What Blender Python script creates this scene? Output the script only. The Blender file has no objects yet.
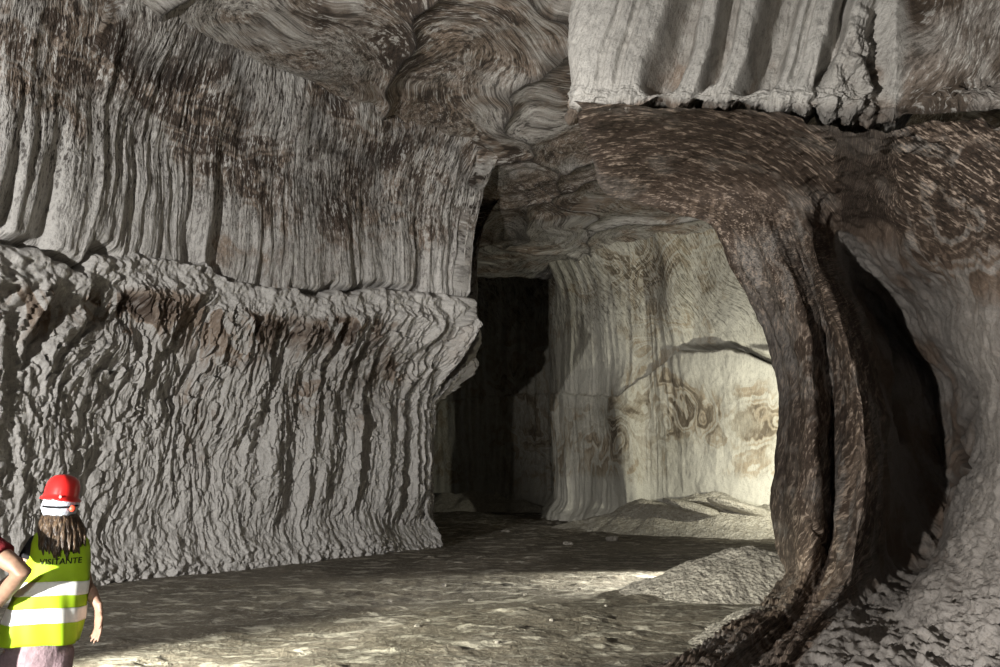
import bpy, bmesh, math, random
import numpy as np
from mathutils import Vector, Matrix

# ------------------------------------------------------------------ set-up
scene = bpy.context.scene
COL = scene.collection
F = 700.0
PITCH = math.atan2(478 - 333.5, F)
CT, ST = math.cos(PITCH), math.sin(PITCH)
CAM = np.array([0.0, 0.0, 1.65])

def unproj(px, py, D):
    """pixel + distance along +Y -> world point"""
    px, py, D = np.broadcast_arrays(np.asarray(px, float), np.asarray(py, float), np.asarray(D, float))
    u = (px - 500) / F; v = (333.5 - py) / F
    y = CT - v * ST; z = ST + v * CT
    k = D / y
    return np.stack([u * k, D, CAM[2] + z * k], -1)

def onfloor(px, py, z0=0.0):
    u = (px - 500) / F; v = (333.5 - py) / F
    y = CT - v * ST; z = ST + v * CT
    k = (z0 - CAM[2]) / z
    return (u * k, y * k)

def project(P):
    d = P - CAM
    f = d[..., 1] * CT + d[..., 2] * ST
    up = -d[..., 1] * ST + d[..., 2] * CT
    f = np.where(f < 0.3, 0.3, f)
    return 500 + F * d[..., 0] / f, 333.5 - F * up / f

# ------------------------------------------------------------------ noise
_r = np.random.RandomState(7)
PERM = np.concatenate([_r.permutation(256)] * 3).astype(np.int32)
G = _r.normal(size=(256, 3)); G /= np.linalg.norm(G, axis=1)[:, None]
G = G.astype(np.float32)

def pn(x, y, z=0.0, seed=0):
    x, y, z = np.broadcast_arrays(np.asarray(x, np.float32), np.asarray(y, np.float32), np.asarray(z, np.float32))
    x = x + seed * 17.31; y = y + seed * 5.77; z = z + seed * 11.13
    xi = np.floor(x); yi = np.floor(y); zi = np.floor(z)
    xf = x - xi; yf = y - yi; zf = z - zi
    xi = xi.astype(np.int32) & 255; yi = yi.astype(np.int32) & 255; zi = zi.astype(np.int32) & 255
    u = xf * xf * xf * (xf * (xf * 6 - 15) + 10); v = yf * yf * yf * (yf * (yf * 6 - 15) + 10); w = zf * zf * zf * (zf * (zf * 6 - 15) + 10)
    def g(a, b, c):
        h = PERM[PERM[PERM[xi + a] + yi + b] + zi + c]
        q = G[h]
        return q[..., 0] * (xf - a) + q[..., 1] * (yf - b) + q[..., 2] * (zf - c)
    def L(a, b, t): return a + (b - a) * t
    return 1.6 * L(L(L(g(0,0,0), g(1,0,0), u), L(g(0,1,0), g(1,1,0), u), v),
                   L(L(g(0,0,1), g(1,0,1), u), L(g(0,1,1), g(1,1,1), u), v), w)

def fbm(x, y, z=0.0, octv=4, seed=0, gain=0.5, ridged=False):
    t = 0; a = 1; s = 0
    for i in range(octv):
        n = pn(np.asarray(x) * 2**i, np.asarray(y) * 2**i, np.asarray(z) * 2**i, seed + i * 3)
        if ridged: n = 1 - 2 * np.abs(n)
        t = t + a * n; s += a; a *= gain
    return t / s

def ss(a, b, x):
    t = np.clip((np.asarray(x, float) - a) / (b - a), 0, 1)
    return t * t * (3 - 2 * t)

def gauss2(px, py, cx, cy, rx, ry, rot=0.0):
    c, s = math.cos(rot), math.sin(rot)
    dx, dy = px - cx, py - cy
    return np.exp(-(((dx * c + dy * s) / rx) ** 2 + ((-dx * s + dy * c) / ry) ** 2))

def polydist(px, py, pts):
    """distance in picture-plane units from points to a poly-line, and the parameter along it"""
    best = np.full(px.shape, 1e9); tt = np.zeros(px.shape)
    n = len(pts) - 1
    for i in range(n):
        (x0, y0), (x1, y1) = pts[i], pts[i + 1]
        dx, dy = x1 - x0, y1 - y0
        t = np.clip(((px - x0) * dx + (py - y0) * dy) / (dx * dx + dy * dy), 0, 1)
        d = np.hypot(px - x0 - t * dx, py - y0 - t * dy)
        m = d < best
        best = np.where(m, d, best); tt = np.where(m, (i + t) / n, tt)
    return best, tt

# ------------------------------------------------------------------ mesh from grids
def catmull(P, t):
    """P (n,k) control points, t in [0,n-1] -> points"""
    n = len(P)
    i = np.clip(np.floor(t).astype(int), 0, n - 2); f = (t - i)[:, None]
    p1 = P[i]; p2 = P[i + 1]
    p0 = np.where((i > 0)[:, None], P[np.maximum(i - 1, 0)], 2 * p1 - p2)
    p3 = np.where((i < n - 2)[:, None], P[np.minimum(i + 2, n - 1)], 2 * p2 - p1)
    return 0.5 * (2 * p1 + (p2 - p0) * f + (2 * p0 - 5 * p1 + 4 * p2 - p3) * f**2 + (3 * p1 - p0 - 3 * p2 + p3) * f**3)

def surf_from_ctrl(ctrl, tr, tc):
    """ctrl (R,C,3) world points -> dense grid"""
    R, C, _ = ctrl.shape
    a = catmull(ctrl.reshape(R, C * 3), tr).reshape(len(tr), C, 3)
    b = catmull(np.transpose(a, (1, 0, 2)).reshape(C, len(tr) * 3), tc).reshape(len(tc), len(tr), 3)
    return np.transpose(b, (1, 0, 2))

def dens(breaks):
    """[(t0,t1,n),...] -> parameter array"""
    out = [np.linspace(a, b, n, endpoint=False) for a, b, n in breaks]
    out.append(np.array([breaks[-1][1]], float))
    return np.concatenate(out)

def normals(P):
    du = np.gradient(P, axis=1); dv = np.gradient(P, axis=0)
    n = np.cross(du, dv)
    n /= np.linalg.norm(n, axis=-1, keepdims=True) + 1e-9
    return n

def face_to(P, n, target):
    s = np.sign(np.mean(np.sum(n * (target - P), -1)))
    return n * s, s

def grid_mesh(name, P, mat, flow=None, mask=None, flip=False):
    R, C, _ = P.shape
    me = bpy.data.meshes.new(name)
    me.vertices.add(R * C)
    me.vertices.foreach_set('co', P.reshape(-1).astype(np.float32))
    i = np.arange((R - 1) * (C - 1)); r = i // (C - 1); c = i % (C - 1)
    a = r * C + c
    q = np.stack([a, a + 1, a + C + 1, a + C], 1)
    if flip: q = q[:, ::-1]
    nf = len(q)
    me.loops.add(nf * 4); me.loops.foreach_set('vertex_index', q.reshape(-1).astype(np.int32))
    me.polygons.add(nf)
    me.polygons.foreach_set('loop_start', np.arange(0, nf * 4, 4, dtype=np.int32))
    me.polygons.foreach_set('use_smooth', np.ones(nf, bool))
    me.update(calc_edges=True)
    if flow is not None:
        at = me.attributes.new('flow', 'FLOAT_VECTOR', 'POINT'); at.data.foreach_set('vector', flow.reshape(-1).astype(np.float32))
    if mask is not None:
        at = me.attributes.new('mask', 'FLOAT_COLOR', 'POINT'); at.data.foreach_set('color', np.clip(mask, 0, 4).reshape(-1).astype(np.float32))
    me.materials.append(mat)
    o = bpy.data.objects.new(name, me); COL.objects.link(o)
    return o

# ------------------------------------------------------------------ node helpers
class NT:
    def __init__(s, name):
        s.m = bpy.data.materials.new(name); s.m.use_nodes = True
        s.t = s.m.node_tree; s.t.nodes.clear()
        s.out = s.t.nodes.new('ShaderNodeOutputMaterial')
        s.b = s.t.nodes.new('ShaderNodeBsdfPrincipled')
        s.t.links.new(s.b.outputs[0], s.out.inputs['Surface'])
    def n(s, typ, **kw):
        x = s.t.nodes.new(typ)
        for k, v in kw.items(): setattr(x, k, v)
        return x
    def put(s, sock, v):
        if isinstance(v, bpy.types.NodeSocket): s.t.links.new(v, sock)
        elif v is not None: sock.default_value = v
    def math(s, op, a, b=None, c=None, clamp=False):
        x = s.n('ShaderNodeMath', operation=op, use_clamp=clamp)
        s.put(x.inputs[0], a)
        if b is not None: s.put(x.inputs[1], b)
        if c is not None: s.put(x.inputs[2], c)
        return x.outputs[0]
    def vmath(s, op, a, b=None):
        x = s.n('ShaderNodeVectorMath', operation=op)
        s.put(x.inputs[0], a)
        if b is not None:
            if op == 'SCALE': s.put(x.inputs['Scale'], b)
            else: s.put(x.inputs[1], b)
        return x.outputs[0]
    def noise(s, vec, scale, detail=3, rough=.5, dist=0.0):
        x = s.n('ShaderNodeTexNoise')
        s.put(x.inputs['Vector'], vec); s.put(x.inputs['Scale'], scale)
        x.inputs['Detail'].default_value = detail; x.inputs['Roughness'].default_value = rough
        x.inputs['Distortion'].default_value = dist
        return x.outputs['Fac']
    def rng(s, v, a, b, c=0.0, d=1.0):
        x = s.n('ShaderNodeMapRange', interpolation_type='SMOOTHSTEP')
        s.put(x.inputs[0], v)
        for i, k in enumerate((a, b, c, d)): s.put(x.inputs[1 + i], k)
        return x.outputs[0]
    def mix(s, f, a, b, blend='MIX'):
        x = s.n('ShaderNodeMix', data_type='RGBA', blend_type=blend)
        s.put(x.inputs[0], f)
        s.put(x.inputs[6], a if isinstance(a, bpy.types.NodeSocket) else (*a, 1))
        s.put(x.inputs[7], b if isinstance(b, bpy.types.NodeSocket) else (*b, 1))
        return x.outputs[2]
    def bump(s, h, dist, strength=1.0, normal=None):
        x = s.n('ShaderNodeBump'); s.put(x.inputs['Height'], h)
        x.inputs['Distance'].default_value = dist; s.put(x.inputs['Strength'], strength)
        if normal is not None: s.put(x.inputs['Normal'], normal)
        return x.outputs[0]

def rock_material(name, pale=(.52, .50, .47), mid=(.25, .225, .20), brown=(.085, .060, .045), rust=(.32, .235, .17), fu=20.0, fv=2.6, k=1.0, bumpk=1.0, crest=None, ck=.85):
    """mask.r brown amount, mask.g tool-mark strength, mask.b fold-band strength, mask.a darkening amount"""
    t = NT(name)
    tc = t.n('ShaderNodeTexCoord').outputs['Object']
    fl = t.n('ShaderNodeAttribute', attribute_name='flow').outputs['Vector']
    mk = t.n('ShaderNodeAttribute', attribute_name='mask')
    sp = t.n('ShaderNodeSeparateColor'); t.put(sp.inputs[0], mk.outputs['Color'])
    mr, mg, mb, ma = sp.outputs[0], sp.outputs[1], sp.outputs[2], mk.outputs['Alpha']
    # fine tool marks, stretched along the flow
    fs = t.vmath('MULTIPLY', fl, (fu, fv, 1.0))
    s1 = t.noise(fs, 1.0, 2, .6)
    fs2 = t.vmath('MULTIPLY', fl, (fu * 2.3, fv * 4.5, 1.0))
    s2 = t.noise(fs2, 1.0, 2, .6)
    stri = t.math('ADD', t.math('MULTIPLY', s1, .5), t.math('MULTIPLY', s2, .5))
    # folded strata: contours of a warped field
    big = t.noise(tc, .33 * k, 2, .45, .8)
    warp = t.noise(t.vmath('MULTIPLY', tc, (1, 1, .6)), 1.1 * k, 3, .55, .6)
    fieldv = t.math('ADD', t.math('MULTIPLY', big, 2.6), t.math('MULTIPLY', warp, .55))
    b1 = t.math('SINE', t.math('MULTIPLY', fieldv, 46.0))
    b2 = t.math('SINE', t.math('MULTIPLY', fieldv, 17.0))
    band = t.rng(t.math('ADD', t.math('MULTIPLY', b1, .45), t.math('MULTIPLY', b2, .55)), -.55, .65)
    patch = t.rng(t.noise(tc, .55 * k, 4, .6, .4), .40, .60)
    blot = t.noise(tc, 5.0, 5, .65)
    fine = t.noise(tc, 34.0, 3, .7)
    # brown coverage
    cov = t.math('MULTIPLY', mr, t.math('ADD', .35, t.math('MULTIPLY', patch, .65)))
    cov = t.math('MULTIPLY', cov, t.math('SUBTRACT', 1.25, t.math('MULTIPLY', t.math('MULTIPLY', band, mb), 1.1)))
    cov = t.math('ADD', cov, t.math('MULTIPLY', t.math('SUBTRACT', blot, .5), .4))
    cov = t.math('MULTIPLY', cov, 1.0, clamp=True)
    c0 = t.mix(t.rng(blot, .35, .68), mid, pale)
    c0 = t.mix(t.math('MULTIPLY', t.rng(mr, .0, .7), .55), pale, c0)
    tan = t.mix(t.math('MULTIPLY', patch, .7), mid, rust)
    c1 = t.mix(t.rng(cov, .1, .55), c0, tan)
    c1 = t.mix(t.rng(cov, .45, 1.0), c1, brown)
    # tool marks: pale crests of fresh salt, dark furrows
    cr = t.rng(stri, .52, .62)
    fu_ = t.rng(stri, .50, .39)
    c2 = t.mix(t.math('MULTIPLY', t.math('MULTIPLY', cr, mg), ck), c1, crest or tuple(min(1, v * 1.22) for v in pale))
    c2 = t.mix(t.math('MULTIPLY', t.math('MULTIPLY', fu_, mg), .8), c2, (brown[0] * .45, brown[1] * .48, brown[2] * .5))
    c2 = t.mix(t.math('MULTIPLY', t.rng(fine, .53, .70), .42), c2, (.06, .05, .04))
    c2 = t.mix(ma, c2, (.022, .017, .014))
    t.put(t.b.inputs['Base Color'], c2)
    t.b.inputs['Roughness'].default_value = .72
    t.b.inputs['Specular IOR Level'].default_value = .35
    h = t.math('ADD', t.math('MULTIPLY', t.math('MULTIPLY', stri, mg), 1.0), t.math('MULTIPLY', blot, .35))
    nb = t.bump(h, .06 * bumpk, .9)
    nb = t.bump(fine, .012 * bumpk, .9, nb)
    t.put(t.b.inputs['Normal'], nb)
    return t.m

def simple_mat(name, col, rough=.6, spec=.4, noise_amt=.15, scale=20, bump=0.0, emit=None, metallic=0.0, sheen=0.0):
    t = NT(name)
    tc = t.n('ShaderNodeTexCoord').outputs['Object']
    nz = t.noise(tc, scale, 4, .6)
    d = tuple(max(0, c * (1 - noise_amt * 2.2)) for c in col); l = tuple(min(1, c * (1 + noise_amt)) for c in col)
    t.put(t.b.inputs['Base Color'], t.mix(t.rng(nz, .3, .7), d, l))
    t.b.inputs['Roughness'].default_value = rough
    t.b.inputs['Specular IOR Level'].default_value = spec
    t.b.inputs['Metallic'].default_value = metallic
    if bump: t.put(t.b.inputs['Normal'], t.bump(nz, bump, .8))
    return t.m

def structure(o): o['kind'] = 'structure'; return o

M_ROCK = rock_material('salt_rock_left')
M_CEIL = rock_material('salt_rock_ceiling', pale=(.44, .42, .385), mid=(.24, .21, .18), brown=(.07, .052, .04), fu=15, fv=2.2)
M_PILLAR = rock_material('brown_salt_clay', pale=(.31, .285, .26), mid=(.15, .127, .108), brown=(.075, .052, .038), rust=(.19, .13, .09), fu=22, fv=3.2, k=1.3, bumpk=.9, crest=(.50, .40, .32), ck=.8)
M_SLAB = rock_material('grey_salt_slab', pale=(.53, .51, .47), mid=(.28, .25, .22), brown=(.10, .075, .055), fu=24, fv=2.5)
M_BACK = rock_material('salt_rock_far', pale=(.52, .50, .43), mid=(.30, .27, .21), brown=(.12, .095, .065), rust=(.36, .29, .2), fu=13, fv=1.6, k=1.25, bumpk=1.5)

# ------------------------------------------------------------------ left wall
def build_left():
    fl = [onfloor(*p) for p in ((0, 600), (100, 584), (200, 572), (300, 562), (380, 554), (436, 546))]
    fl = [(a - .36 * k, b + .27 * k) for (a, b), k in zip(fl, (1, 1, 1, 1, .9, .55))]
    path = np.array([(-13, -7), (-11.6, -2), (-10.3, 3), (-8.9, 7.0)] + fl + [(-1.80, 17.7), (-2.6, 18.7), (-3.6, 19.8), (-5.2, 22.5), (-7.5, 27), (-9, 35)])
    t = dens([(0, 3.4, 60), (3.4, 4, 60), (4, 9, 980), (9, 11.5, 240), (11.5, 15, 60)])
    xy = catmull(path, t)
    tg = np.gradient(xy, axis=0); tg /= np.linalg.norm(tg, axis=1)[:, None]
    nr = np.stack([tg[:, 1], -tg[:, 0]], 1)
    s = np.concatenate([[0], np.cumsum(np.hypot(*np.diff(xy, axis=0).T))])
    z = dens([(-.4, 0, 8), (0, 8.2, 560), (8.2, 11.2, 140)])
    S, Z = np.meshgrid(s, z)
    X = np.broadcast_to(xy[:, 0], S.shape); Y = np.broadcast_to(xy[:, 1], S.shape)
    NX = np.broadcast_to(nr[:, 0], S.shape); NY = np.broadcast_to(nr[:, 1], S.shape)
    px, py = project(np.stack([X + NX * .5, Y + NY * .5, Z], -1))
    back = (np.broadcast_to(t, S.shape) > 9.6)
    pxe = np.where(back, 470, px)                       # behind the corner the ledge stays level
    lx = [-400, 0, 24, 52, 76, 96, 106, 140, 172, 208, 236, 260, 280, 340, 392, 405, 470]
    ly = [200, 230, 238, 246, 260, 274, 252, 256, 260, 266, 282, 286, 293, 294, 292, 300, 312]
    yL = np.interp(pxe, lx, ly) + 5 * pn(S * 2.2, 0, 0, 1) + 3 * pn(S * 7, 0, 0, 2)
    DD = np.maximum(Y, 2)
    pyc = np.where(back, 478 - (Z - 1.65) * F / 17.2, py)
    dL = (yL - pyc) * DD / F * 1.0
    dL = np.where(back, (478 - yL) * 0 + (Z - (1.65 + (478 - yL) / F * 17.2)), dL)
    U = np.interp(pxe, [-400, 0, 250, 400, 470], [.0, .05, .3, .9, 1.6])
    up = U + 0 * Z
    band = U + .17 + .16 * fbm(S * 1.6, Z * 1.6, 0, 4, 11) + .12 * fbm(S * 5, Z * 5, 0, 3, 12)
    lowprof = ss(-2.6, -.7, dL)
    low = (U + .05) * lowprof
    wband = ss(-.95, -.55, dL + .25 * fbm(S * .8, Z * .3, 0, 3, 13))
    off = low * (1 - wband) + band * wband
    edge = ss(-.02, .05, dL + .05 * pn(S * 9, Z * 3, 0, 3))
    off = off * (1 - edge) + up * edge
    off = off - .34 * np.exp(-((dL - .07 - .05 * pn(S * 3, 0, 0, 149)) / .085) ** 2) * ss(-.25, .15, pn(S * .55, 0, 0, 150))
    # upper flutes
    lean = .12 * pn(S * .25, Z * .15, 0, 31)
    q = S + lean * Z * .6 + .10 * fbm(S * .7, Z * .5, 0, 2, 32)
    fl1 = fbm(q * 3.2, Z * .22, 0, 3, 33, ridged=True)
    fl2 = pn(q * 1.3, Z * .12, 0, 34)
    gro = -ss(.15, .62, pn(q * 2.1, Z * .10, 3.3, 35)) * ss(3.6, .1, dL)     # deep furrows fading upward
    upA = edge * (.05 + .05 * ss(5, .5, dL))
    off = off + upA * fl1 + edge * (.10 * fl2 + .22 * gro)
    off = off + edge * .16 * fbm(S * .5, Z * .5, 0, 3, 36) + edge * .03 * fbm(S * 4, Z * 3.0, 0, 3, 37)
    # curving machine-cut ribs crossing the upper face
    arc = pn(S * .33 + 4.0, Z * .42, 0, 38) + .25 * pn(S * .8, Z * .9, 0, 39)
    seam = np.exp(-(arc / .09) ** 2) * edge * ss(1.0, 3.0, dL)
    off = off - .05 * seam
    # lower drapery
    le = 1 - edge
    sl = ss(-4.5, -1.0, dL)                             # slanting folds just below the ledge
    wz = Z * np.interp(pxe, [-50, 80, 130, 260, 340, 470], [-.12, -.12, .06, .06, -.02, 0]) * sl * (1 + .8 * pn(S * .5, Z * .4, 0, 40))
    q2 = S - wz + .30 * pn(S * .6, Z * .45, 0, 41) + .12 * fbm(S * 1.6, Z * 1.1, 0, 3, 42)
    d1 = fbm(q2 * 1.25, Z * (.14 + .25 * 0), 0, 4, 43, .55, ridged=True)
    d2 = fbm(q2 * 3.4, Z * .5, 0, 4, 44, .55, ridged=True)
    smooth = ss(.45, 2.4, Z)
    lowm = le * ss(-.2, -.8, dL) * (.25 + .75 * ss(.15, .75, Z + .2 * pn(S * 1.1, 0, 0, 148)))
    off = off + lowm * (.17 * d1 * (.45 + .55 * sl) + (.085 + .05 * sl) * d2)
    fk = 6.0 * fbm(q2 * .75, Z * .28, 0, 4, 54, .6); fk = fk - np.floor(fk)
    fk2 = 5.0 * fbm(q2 * 2.0, Z * .9, 0, 3, 55, .6); fk2 = fk2 - np.floor(fk2)
    off = off + lowm * (.12 * (fk - .5) * (.35 + .65 * sl) + .06 * (fk2 - .5) * (.5 + .5 * sl))
    cracks = ss(.52, .80, 1 - 2 * np.abs(pn(q2 * .8 + 9, Z * .35, 0, 45))) * sl
    off = off - lowm * .30 * cracks * ss(.0, .4, pn(S * .4, Z * .4, 0, 46) + .15)
    off = off + lowm * .06 * fbm(S * 5, Z * 4, 0, 5, 47) + lowm * .02 * fbm(S * 14, Z * 9, 0, 3, 147)
    # regular vertical furrows of the lower right
    rr = ss(180, 300, px) * ss(.45, 1.3, Z) * le * (1 - sl * .7)
    q3 = S + .08 * pn(S * .9, Z * .5, 0, 48)
    furr = 1 - 2 * np.abs(pn(q3 * 1.75, Z * .06, 0, 49)) 
    off = off + rr * .27 * furr + rr * .10 * pn(q3 * 4.2, Z * .1, 0, 50)
    # rubble skirt at the floor
    sk = ss(.85, 0, Z + .25 * pn(S * 1.3, 0, 0, 51))
    off = off + sk * (.50 + .10 * fbm(S * 3.0, Z * 3.5, 0, 4, 52) + .13 * fbm(S * 8, Z * 9, 0, 4, 53))
    off = off + 1.5 * (np.clip(Z - 7.6, 0, 4) / 2.0) ** 1.6 * .55
    P = np.stack([X + NX * off, Y + NY * off, Z + 0 * off], -1)
    # masks
    px2, py2 = project(P)
    brown = edge * (ss(.9, 2.6, dL) * 1.0 + .12)
    brown = brown + edge * .75 * gauss2(px2, py2, 300, 200, 95, 90) + edge * .4 * gauss2(px2, py2, 440, 180, 40, 70)
    brown = brown - .6 * edge * gauss2(px2, py2, 60, 170, 75, 75) - .55 * edge * gauss2(px2, py2, 165, 190, 28, 60)
    brown = brown * (.55 + .75 * ss(-.25, .3, fbm(S * .8, Z * .35, 0, 3, 60)))
    lo = le * (.75 * gauss2(px2, py2, 110, 300, 90, 34) + .8 * gauss2(px2, py2, 285, 330, 60, 32) + .85 * gauss2(px2, py2, 365, 355, 34, 40) + .55 * gauss2(px2, py2, 195, 430, 18, 50) + .45 * gauss2(px2, py2, 330, 400, 80, 30) + .2 * ss(-3.5, -1.0, dL))
    brown = brown + lo * ss(-.35, -.8, dL)
    strip = edge * (.5 + .6 * ss(.3, 2.2, dL)) + le * .22
    bands = edge * .75 + le * 1.1
    dark = .5 * seam + .35 * edge * ss(.5, .9, -gro) * ss(2.5, .5, dL) * 0
    brown = brown - .22 * edge * ss(140, 40, py2)
    mask = np.stack([brown, strip * 1.15, bands, np.clip(dark, 0, .8)], -1)
    flow = np.stack([q + .6 * pn(S * .3, Z * .3, 0, 61) * ss(2.5, 6, dL) + le * (q2 - q), Z, 0 * Z + .3], -1)
    # the marks bend over into arcs towards the roof
    flow[..., 0] += edge * ss(3.2, 7, dL) * .55 * (Z - 5)
    n, sg = face_to(P[:, 100:900], normals(P)[:, 100:900], np.array([4.0, 3, 3]))
    o = grid_mesh('wall_left', P, M_ROCK, flow, mask, flip=sg < 0)
    return structure(o)
build_left()

# ------------------------------------------------------------------ ceiling
def build_ceiling():
    x = dens([(-16, -8.5, 30), (-8.5, 9, 560), (9, 18, 30)])
    y = dens([(-8, 7.5, 60), (7.5, 17, 360), (17, 30, 330), (30, 44, 90)])
    X, Y = np.meshgrid(x, y)
    wx = X + 1.3 * pn(X * .28, Y * .28, 0, 70) + .35 * pn(X * .9, Y * .9, 0, 71)
    wy = Y + 1.3 * pn(X * .28, Y * .28, 5, 72) + .35 * pn(X * .9, Y * .9, 5, 73)
    rs = np.random.RandomState(12)
    cent = np.stack([rs.uniform(-14, 16, 55), rs.uniform(0, 38, 55)], 1)
    f1 = np.full(X.shape, 1e9); f2 = f1.copy(); idx = np.zeros(X.shape, int)
    for i, (a, b) in enumerate(cent):
        d = np.hypot((wx - a), (wy - b) * .75)
        c = d < f1
        f2 = np.where(c, f1, np.minimum(f2, d)); idx = np.where(c, i, idx); f1 = np.where(c, d, f1)
    e = f2 - f1
    z = 9.75 - .20 * np.exp(-e / .30) + .25 * pn(X * .3, Y * .3, 0, 74) + .06 * fbm(X, Y, 0, 4, 75)
    z = z - .03 * np.sin(f1 * 9 + 2 * pn(X, Y, 0, 76)) - .02 * fbm(X * 4, Y * 4, 0, 3, 77)
    z = z + .4 * ss(20, 28, Y) + 2.3 * ss(28.5, 35, Y)
    P = np.stack([X, Y, z], -1)
    seam = np.exp(-(e / .10) ** 2)
    px, py = project(P)
    brown = .55 + .35 * ss(-.3, .3, fbm(X * .4, Y * .4, 0, 3, 78)) - .3 * ss(18, 22, Y)
    brown = brown + .2 * gauss2(px, py, 330, 40, 160, 50)
    bands = np.full(X.shape, .45)
    mask = np.stack([brown, 1.0 + 0 * X, bands, .6 * seam], -1)
    ang = np.arctan2(wy - cent[idx, 1], wx - cent[idx, 0]) * 2.0
    flow = np.stack([f1, ang, idx * 3.7], -1)
    n = normals(P); s = -1 if n[..., 2].mean() > 0 else 1
    return structure(grid_mesh('ceiling', P, M_CEIL, flow, mask, flip=s < 0))
build_ceiling()

# ------------------------------------------------------------------ far walls
def build_back():
    #          px   D base
    cols = [(-60, 42), (300, 40), (430, 38), (500, 37), (552, 36), (556, 32), (560, 28.6), (590, 26.8), (622, 25.2), (650, 24.6), (682, 23.6), (720, 22.6), (760, 21.9), (830, 21.4), (940, 20.5), (1150, 18.0), (1550, 14)]
    path = np.array([((p - 500) / F * d, d) for p, d in cols])
    t = dens([(0, 1.8, 30), (1.8, 13.3, 740), (13.3, 16, 60)])
    xy = catmull(path, t)
    tg = np.gradient(xy, axis=0); tg /= np.linalg.norm(tg, axis=1)[:, None]
    nr = np.stack([tg[:, 1], -tg[:, 0]], 1)
    s = np.concatenate([[0], np.cumsum(np.hypot(*np.diff(xy, axis=0).T))])
    z = dens([(-.3, 11.0, 420), (11.0, 14, 40)])
    S, Z = np.meshgrid(s, z)
    X = np.broadcast_to(xy[:, 0], S.shape); Y = np.broadcast_to(xy[:, 1], S.shape)
    NX = np.broadcast_to(nr[:, 0], S.shape); NY = np.broadcast_to(nr[:, 1], S.shape)
    px, py = project(np.stack([X, Y, Z], -1))
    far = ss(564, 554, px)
    off = .22 * fbm(S * .45, Z * .3, 0, 4, 80) + .04 * fbm(S * 3, Z * 2, 0, 4, 81)
    off += (.10 + .16 * far) * fbm(S * 1.6, Z * .1, 0, 3, 82, ridged=True) * ss(705, 660, px)
    # ledge on the middle block and the bulging band on the right
    yl = np.interp(px, [430, 555, 625, 640, 660, 682, 735, 770, 800], [400, 392, 396, 380, 366, 350, 347, 362, 370]) + 2.2 * pn(S * 3, 0, 0, 83)
    d = py - yl
    off += .16 * ss(0, 2.0, d) * ss(60, 8, d) * (.4 + .6 * ss(660, 690, px)) * (1 - .5 * far)
    off += .08 * ss(0, 3, d)
    crack = np.exp(-((d + 1.6) / 3.0) ** 2) * ss(676, 690, px)
    off -= 1.0 * crack
    # corner column at px 625 and 682
    off += .35 * np.exp(-((px - 628 - .1 * (py - 400)) / 14) ** 2) * ss(360, 395, py)
    off += .45 * np.exp(-((px - 676) / 12) ** 2) * ss(352, 300, py) - .3 * ss(684, 690, px) * ss(352, 342, py)
    sk = ss(.9, 0, Z + .4 * pn(S * .6, 0, 0, 84))
    off += sk * (.5 + .25 * fbm(S * 2, Z * 3, 0, 4, 85))
    rubble = ss(515, 498, px) * 0
    off += .9 * (np.clip(Z - 8.6 - 2.6 * far, 0, 4) / 2.0) ** 1.6
    P = np.stack([X + NX * off, Y + NY * off, Z + 0 * off], -1)
    px, py = project(P)
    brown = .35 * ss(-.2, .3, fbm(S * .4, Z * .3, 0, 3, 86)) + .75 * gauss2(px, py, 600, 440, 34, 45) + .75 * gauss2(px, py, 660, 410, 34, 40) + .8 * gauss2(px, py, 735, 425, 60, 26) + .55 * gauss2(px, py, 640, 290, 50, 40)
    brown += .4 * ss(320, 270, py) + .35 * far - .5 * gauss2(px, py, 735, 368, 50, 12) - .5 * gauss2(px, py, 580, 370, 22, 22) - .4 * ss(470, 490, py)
    mask = np.stack([np.clip(brown, 0, 1), np.clip(.6 * ss(360, 300, py) + .25, 0, 1) - .2 * ss(470, 490, py), .85 + 0 * brown, .75 * np.clip(crack, 0, 1) * 0 + .25 * far], -1)  # far term paints part of the alcove's shade into the rock colour
    fu = S + .8 * pn(S * .35, Z * .35, 0, 87)
    flow = np.stack([fu + .35 * ss(4, 9, Z) * (Z - 4), Z, 0 * Z], -1)
    n, sg = face_to(P, normals(P), np.array([2.0, 8, 3]))
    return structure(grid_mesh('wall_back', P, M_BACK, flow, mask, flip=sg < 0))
build_back()

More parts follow.
